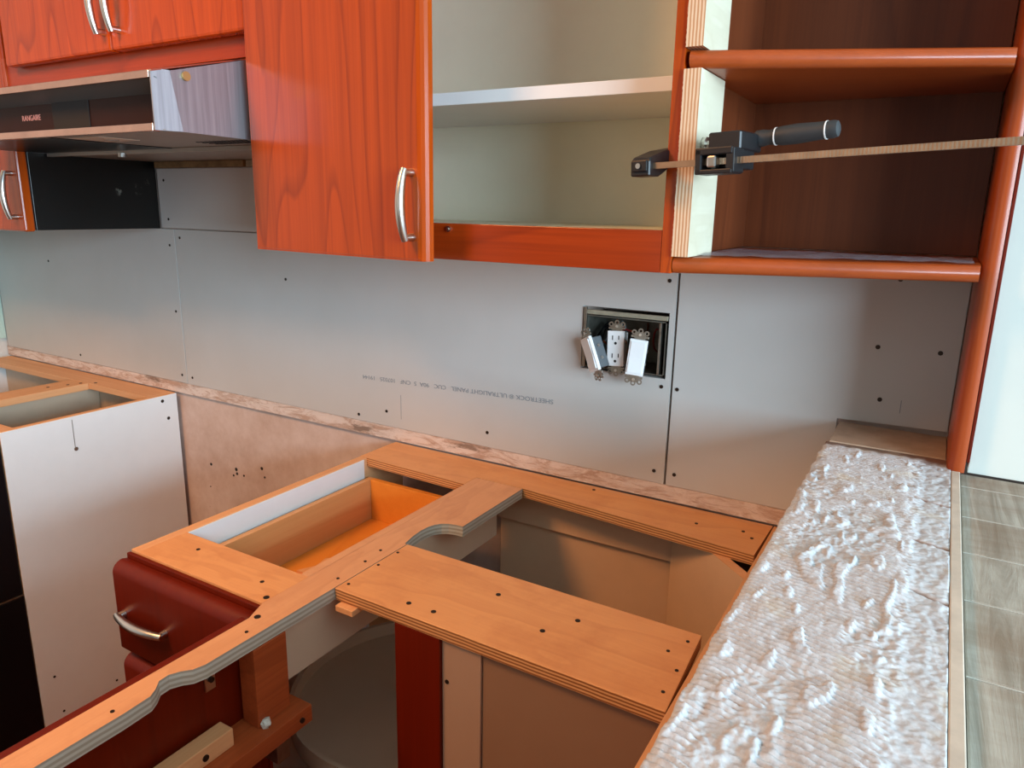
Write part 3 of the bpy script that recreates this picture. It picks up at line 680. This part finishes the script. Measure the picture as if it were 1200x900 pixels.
# ------------------------------------------------------------------ mortar ledge
t = thing('mortar_ledge', 'half-wall ledge covered with rough combed white mortar', 'ledge', (-0.03, -0.65, 1.0668))
def relief(x, y):
    """height of the mortar, metres above the board"""
    V = Vector
    a = noise.fractal(V((x * 9, y * 9, 0.3)), 1.0, 2.0, 3)
    thick = 0.0032 + 0.0012 * a
    near = min(1, max(0, (-y - 0.122 + 0.012 * noise.noise(V((x * 60, 0, 3)))) * 30))
    # combed ridges across the ledge in patches
    patch = noise.noise(V((x * 14 + 3, y * 9, 1.7))) + noise.noise(V((x * 45, y * 45, 5))) * 0.5
    m = min(1, max(0, (patch + 0.26) * 4.0)) * min(1, max(0, (0.010 - x) * 60))
    yy = y + 0.22 * x + 0.0014 * noise.noise(V((x * 40, y * 30, 9)))
    s = 0.5 + 0.5 * math.sin(yy * 2 * PI / 0.0060)
    comb = -0.0026 + 0.0046 * min(1, s * 1.6) ** 1.2
    # rough blobby mortar
    b = noise.fractal(V((x * 110, y * 80, 2)), 0.8, 2.2, 4)
    g = noise.noise(V((x * 260, y * 260, 7)))
    rough = 0.0019 * b + 0.0009 * g
    # trowel blobs lying across the combing
    q = noise.noise(V((x * 100, y * 34, 4.4)))
    blob = min(0.0026, max(0, q - 0.27) * 0.022) * (1 if x < 0.0 else 0.3)
    h = thick * near + (comb * m + rough * (1 - 0.6 * m)) * near + blob * near
    # smoother strip on the right with thin skim
    if x > 0.006:
        f = min(1, (x - 0.006) * 120); h = h * (1 - 0.5 * f) + 0.0006 * f * near
    # cracks running across
    for yc, sl in ((-0.285, -0.35), (-0.405, -0.35), (-0.52, -0.5)):
        dy = abs(y - (yc + sl * (x - 0.0) + 0.006 * noise.noise(V((x * 30, yc * 9, 0)))))
        if dy < 0.004 and x > -0.02: h -= 0.0022 * (1 - dy / 0.004)
    return max(0.0003, h)
bm = bmesh.new(); lay = bm.verts.layers.float.new('relief')
x0, x1, y0, y1, stp = -0.1115, 0.0395, -1.20, -0.115, 0.0014
nx = int((x1 - x0) / stp); ny = int((y1 - y0) / 0.00078); grid = []
for j in range(ny + 1):
    y = y0 + (y1 - y0) * j / ny; ex_ = 0.0022 * noise.noise(Vector((0, y * 40, 2))) ; row = []
    for i in range(nx + 1):
        u = i / nx; x = x0 + (x1 - x0) * u + ex_ * (1 - u)
        h = relief(x, y); e = min(1, u * nx / 4)
        v_ = bm.verts.new((x, y, 1.0685 + h * (0.5 + 0.5 * e))); v_[lay] = min(1, h / 0.006); row.append(v_)
    grid.append(row)
for j in range(ny):
    for i in range(nx): bm.faces.new((grid[j][i], grid[j][i + 1], grid[j + 1][i + 1], grid[j + 1][i]))
# skirts
def skirt(vs_):
    low = [bm.verts.new((v_.co.x, v_.co.y, 1.0668)) for v_ in vs_]
    for a_, b_, c_, d_ in zip(vs_, vs_[1:], low[1:], low): bm.faces.new((a_, b_, c_, d_))
skirt([r[0] for r in grid]); skirt([r[-1] for r in grid]); skirt(grid[0]); skirt(grid[-1])
o = obj('mortar', bm, mortar, t)
for p in o.data.polygons: p.use_smooth = True
bm = bmesh.new(); bx(bm, -0.1075, 0.034, -0.1145, -0.0030, 1.0668, 1.0705, 0.0005); obj('bare_board', bm, bare_board, t, label='bare brown board end at the wall')
bm = bmesh.new(); bx(bm, 0.0400, 0.0495, -1.26, -0.163, 1.0668, 1.0712, 0.001); obj('corner_bead', bm, bead_m, t)

# weathered planks right of the ledge
t = thing('plank_counter', 'weathered grey wooden planks right of the mortar ledge', 'counter', (0.3, -0.7, 1.03))
ys = [-0.134, -0.185, -0.291, -0.392, -0.497, -0.62, -0.75, -0.9, -1.05, -1.22]
for a_, b_ in zip(ys, ys[1:]):
    sl = 0.06 if b_ < -0.3 else 0
    bm = bmesh.new(); prism(bm, [(0.0520, a_ - 0.0010), (0.70, a_ - 0.0010), (0.70, b_ + 0.0010), (0.0520, b_ + 0.0010)], 'z', 1.035, 1.0605, 0.0012); obj('plank', bm, plank_m, t)
    bm = bmesh.new(); bx(bm, 0.0522, 0.70, b_ - 0.0007, b_ + 0.0007, 1.04, 1.0604); obj('joint', bm, caulk, t)

# ------------------------------------------------------------------ outlet cut-out
t = thing('electrical_box', 'open electrical box in the drywall cut-out with loose wires', 'electrical box', (-0.468, 0.05, 1.099))
bm = bmesh.new(); a_, b_, c_, d_ = XA + 0.006, XB - 0.004, ZA + 0.004, ZB - 0.016
for q in ((a_, a_ + 0.002, 0.002, 0.095, c_, d_), (b_ - 0.002, b_, 0.002, 0.095, c_, d_), (a_, b_, 0.002, 0.095, c_, c_ + 0.002), (a_, b_, 0.002, 0.095, d_ - 0.002, d_), (a_, b_, 0.093, 0.095, c_, d_)): bx(bm, *q)
obj('box', bm, simple('box_steel', srgb(120, 118, 108), 0.5, 0.6, var=0.4, sc=50), t)
bm = bmesh.new(); bx(bm, b_ - 0.012, b_ - 0.008, -0.002, 0.03, c_ + 0.002, d_ - 0.002, 0.0005); obj('bracket', bm, zinc, t)
bm = bmesh.new(); bx(bm, a_ - 0.003, a_ + 0.003, -0.003, 0.002, c_, ZB - 0.002, 0.0005); obj('bracket', bm, zinc, t)
bm = bmesh.new(); bx(bm, a_ - 0.002, b_ + 0.002, -0.0015, 0.004, ZB - 0.014, ZB - 0.006, 0.001); obj('torn_paper', bm, simple('torn_drywall_paper', srgb(164, 156, 134), 0.8, var=0.3, sc=60), t)
random.seed(11)
wm = [simple('red_wire', srgb(120, 30, 28), 0.4), simple('black_wire', srgb(22, 22, 24), 0.4), simple('grey_wire', srgb(120, 126, 130), 0.4), simple('copper_wire', srgb(190, 110, 70), 0.3, 0.9)]
for i in range(12):
    xx = random.uniform(a_ + 0.01, b_ - 0.02); pts = []
    for j in range(9):
        s_ = j / 8
        pts.append((xx + 0.010 * math.sin(s_ * 5 + i) + random.uniform(-.001, .001), 0.085 - 0.075 * s_ + 0.01 * math.sin(i + s_ * 6), c_ + 0.02 + 0.05 * math.sin(s_ * 2.4 + i * 0.7) ** 2 + i * 0.001))
    bm = bmesh.new(); tube(bm, pts, 0.0015, 8); obj('wire', bm, wm[i % 4], t, smooth=True)

def device(kind, T, label, cat):
    """local: x across, z up, y depth (front at -y)"""
    L = T.translation
    t = thing({'receptacle': 'outlet_receptacle', 'switch': 'rocker_switch'}[kind], label, cat, tuple(L))
    bm = bmesh.new(); bx(bm, -0.0165, 0.0165, -0.002, 0.005, -0.0335, 0.0335, 0.0012, T)
    face = obj('face', bm, white_plastic, t)
    bm = bmesh.new(); bx(bm, -0.0155, 0.0155, 0.005, 0.026, -0.030, 0.030, 0.002, T); obj('body', bm, simple('device_body', srgb(196, 196, 190), 0.5) if kind == 'receptacle' else simple('shaded_switch_body', srgb(84, 90, 94), 0.5), t)  # switch body coloured dark grey to carry the shadow in the cut-out
    bm = bmesh.new(); bx(bm, -0.010, 0.010, 0.0045, 0.006, -0.047, 0.047, 0.0004, T)
    for sz in (-1, 1):
        bx(bm, -0.0165, 0.0165, 0.0042, 0.0056, min(sz * 0.036, sz * 0.040), max(sz * 0.036, sz * 0.040), 0.0003, T)
        for sx in (-0.0115, 0, 0.0115):
            t_ = bmesh.new(); n = 12; c_ = Vector((sx, 0.005, sz * (0.0455 if sx else 0.049)))
            ro = [[t_.verts.new(c_ + Vector((math.cos(2 * PI * i / n) * r, dy, math.sin(2 * PI * i / n) * r))) for i in range(n)] for r, dy in ((0.005, -.0007), (0.0024, -.0007), (0.0024, .0007), (0.005, .0007))]
            for q in range(4):
                for i in range(n): t_.faces.new((ro[q][i], ro[q][(i + 1) % n], ro[(q + 1) % 4][(i + 1) % n], ro[(q + 1) % 4][i]))
            merge(bm, t_, T)
    obj('yoke', bm, zinc, t)
    for sz in (-1, 1):
        bm = bmesh.new(); disc(bm, (0, 0.003, sz * 0.042), 0.0026, 'y', 0.003, T=T); obj('screw', bm, nickel, t)
    if kind == 'receptacle':
        bm = bmesh.new()
        for zc in (-0.018, 0.016):
            bx(bm, -0.0070, -0.0052, -0.0024, -0.001, zc, zc + 0.0085, 0, T); bx(bm, 0.0052, 0.0070, -0.0024, -0.001, zc + 0.001, zc + 0.0085, 0, T)
            disc(bm, (0, -0.0018, zc - 0.006), 0.0026, 'y', 0.0014, T=T)
        obj('slots', bm, hole, face)
    else:
        bm = bmesh.new(); prism(bm, [(-0.0022, -0.029), (-0.0050, -0.029), (-0.0030, 0.0), (-0.0042, 0.029), (-0.0022, 0.029)], 'x', -0.0132, 0.0132, 0.0003, T)
        obj('rocker', bm, white_plastic, face)
    for sx in (-1, 1):
        bm = bmesh.new(); disc(bm, (sx * 0.0162, 0.014, 0.012), 0.003, 'x', 0.002, T=T); disc(bm, (sx * 0.0162, 0.014, -0.012), 0.003, 'x', 0.002, T=T); obj('terminal_screws', bm, nickel, t)
    return t
RY = lambda a: Matrix.Rotation(math.radians(a), 4, 'Y'); RX = lambda a: Matrix.Rotation(math.radians(a), 4, 'X'); RZ = lambda a: Matrix.Rotation(math.radians(a), 4, 'Z')
SC = Matrix.Scale(0.92, 4)
device('switch', Matrix.Translation((-0.517, -0.030, 1.131)) @ RY(-24) @ RX(-6) @ RZ(-32) @ SC, 'white switch tilted sideways at the left of the outlet cut-out', 'switch')
device('receptacle', Matrix.Translation((-0.4760, -0.014, 1.144)) @ RY(-3) @ RX(-4) @ RZ(4) @ SC, 'white double power receptacle in the middle of the cut-out', 'outlet')
device('switch', Matrix.Translation((-0.4310, -0.030, 1.136)) @ RY(4) @ RX(-5) @ RZ(12) @ SC, 'white rocker switch hanging upright at the right of the cut-out', 'switch')
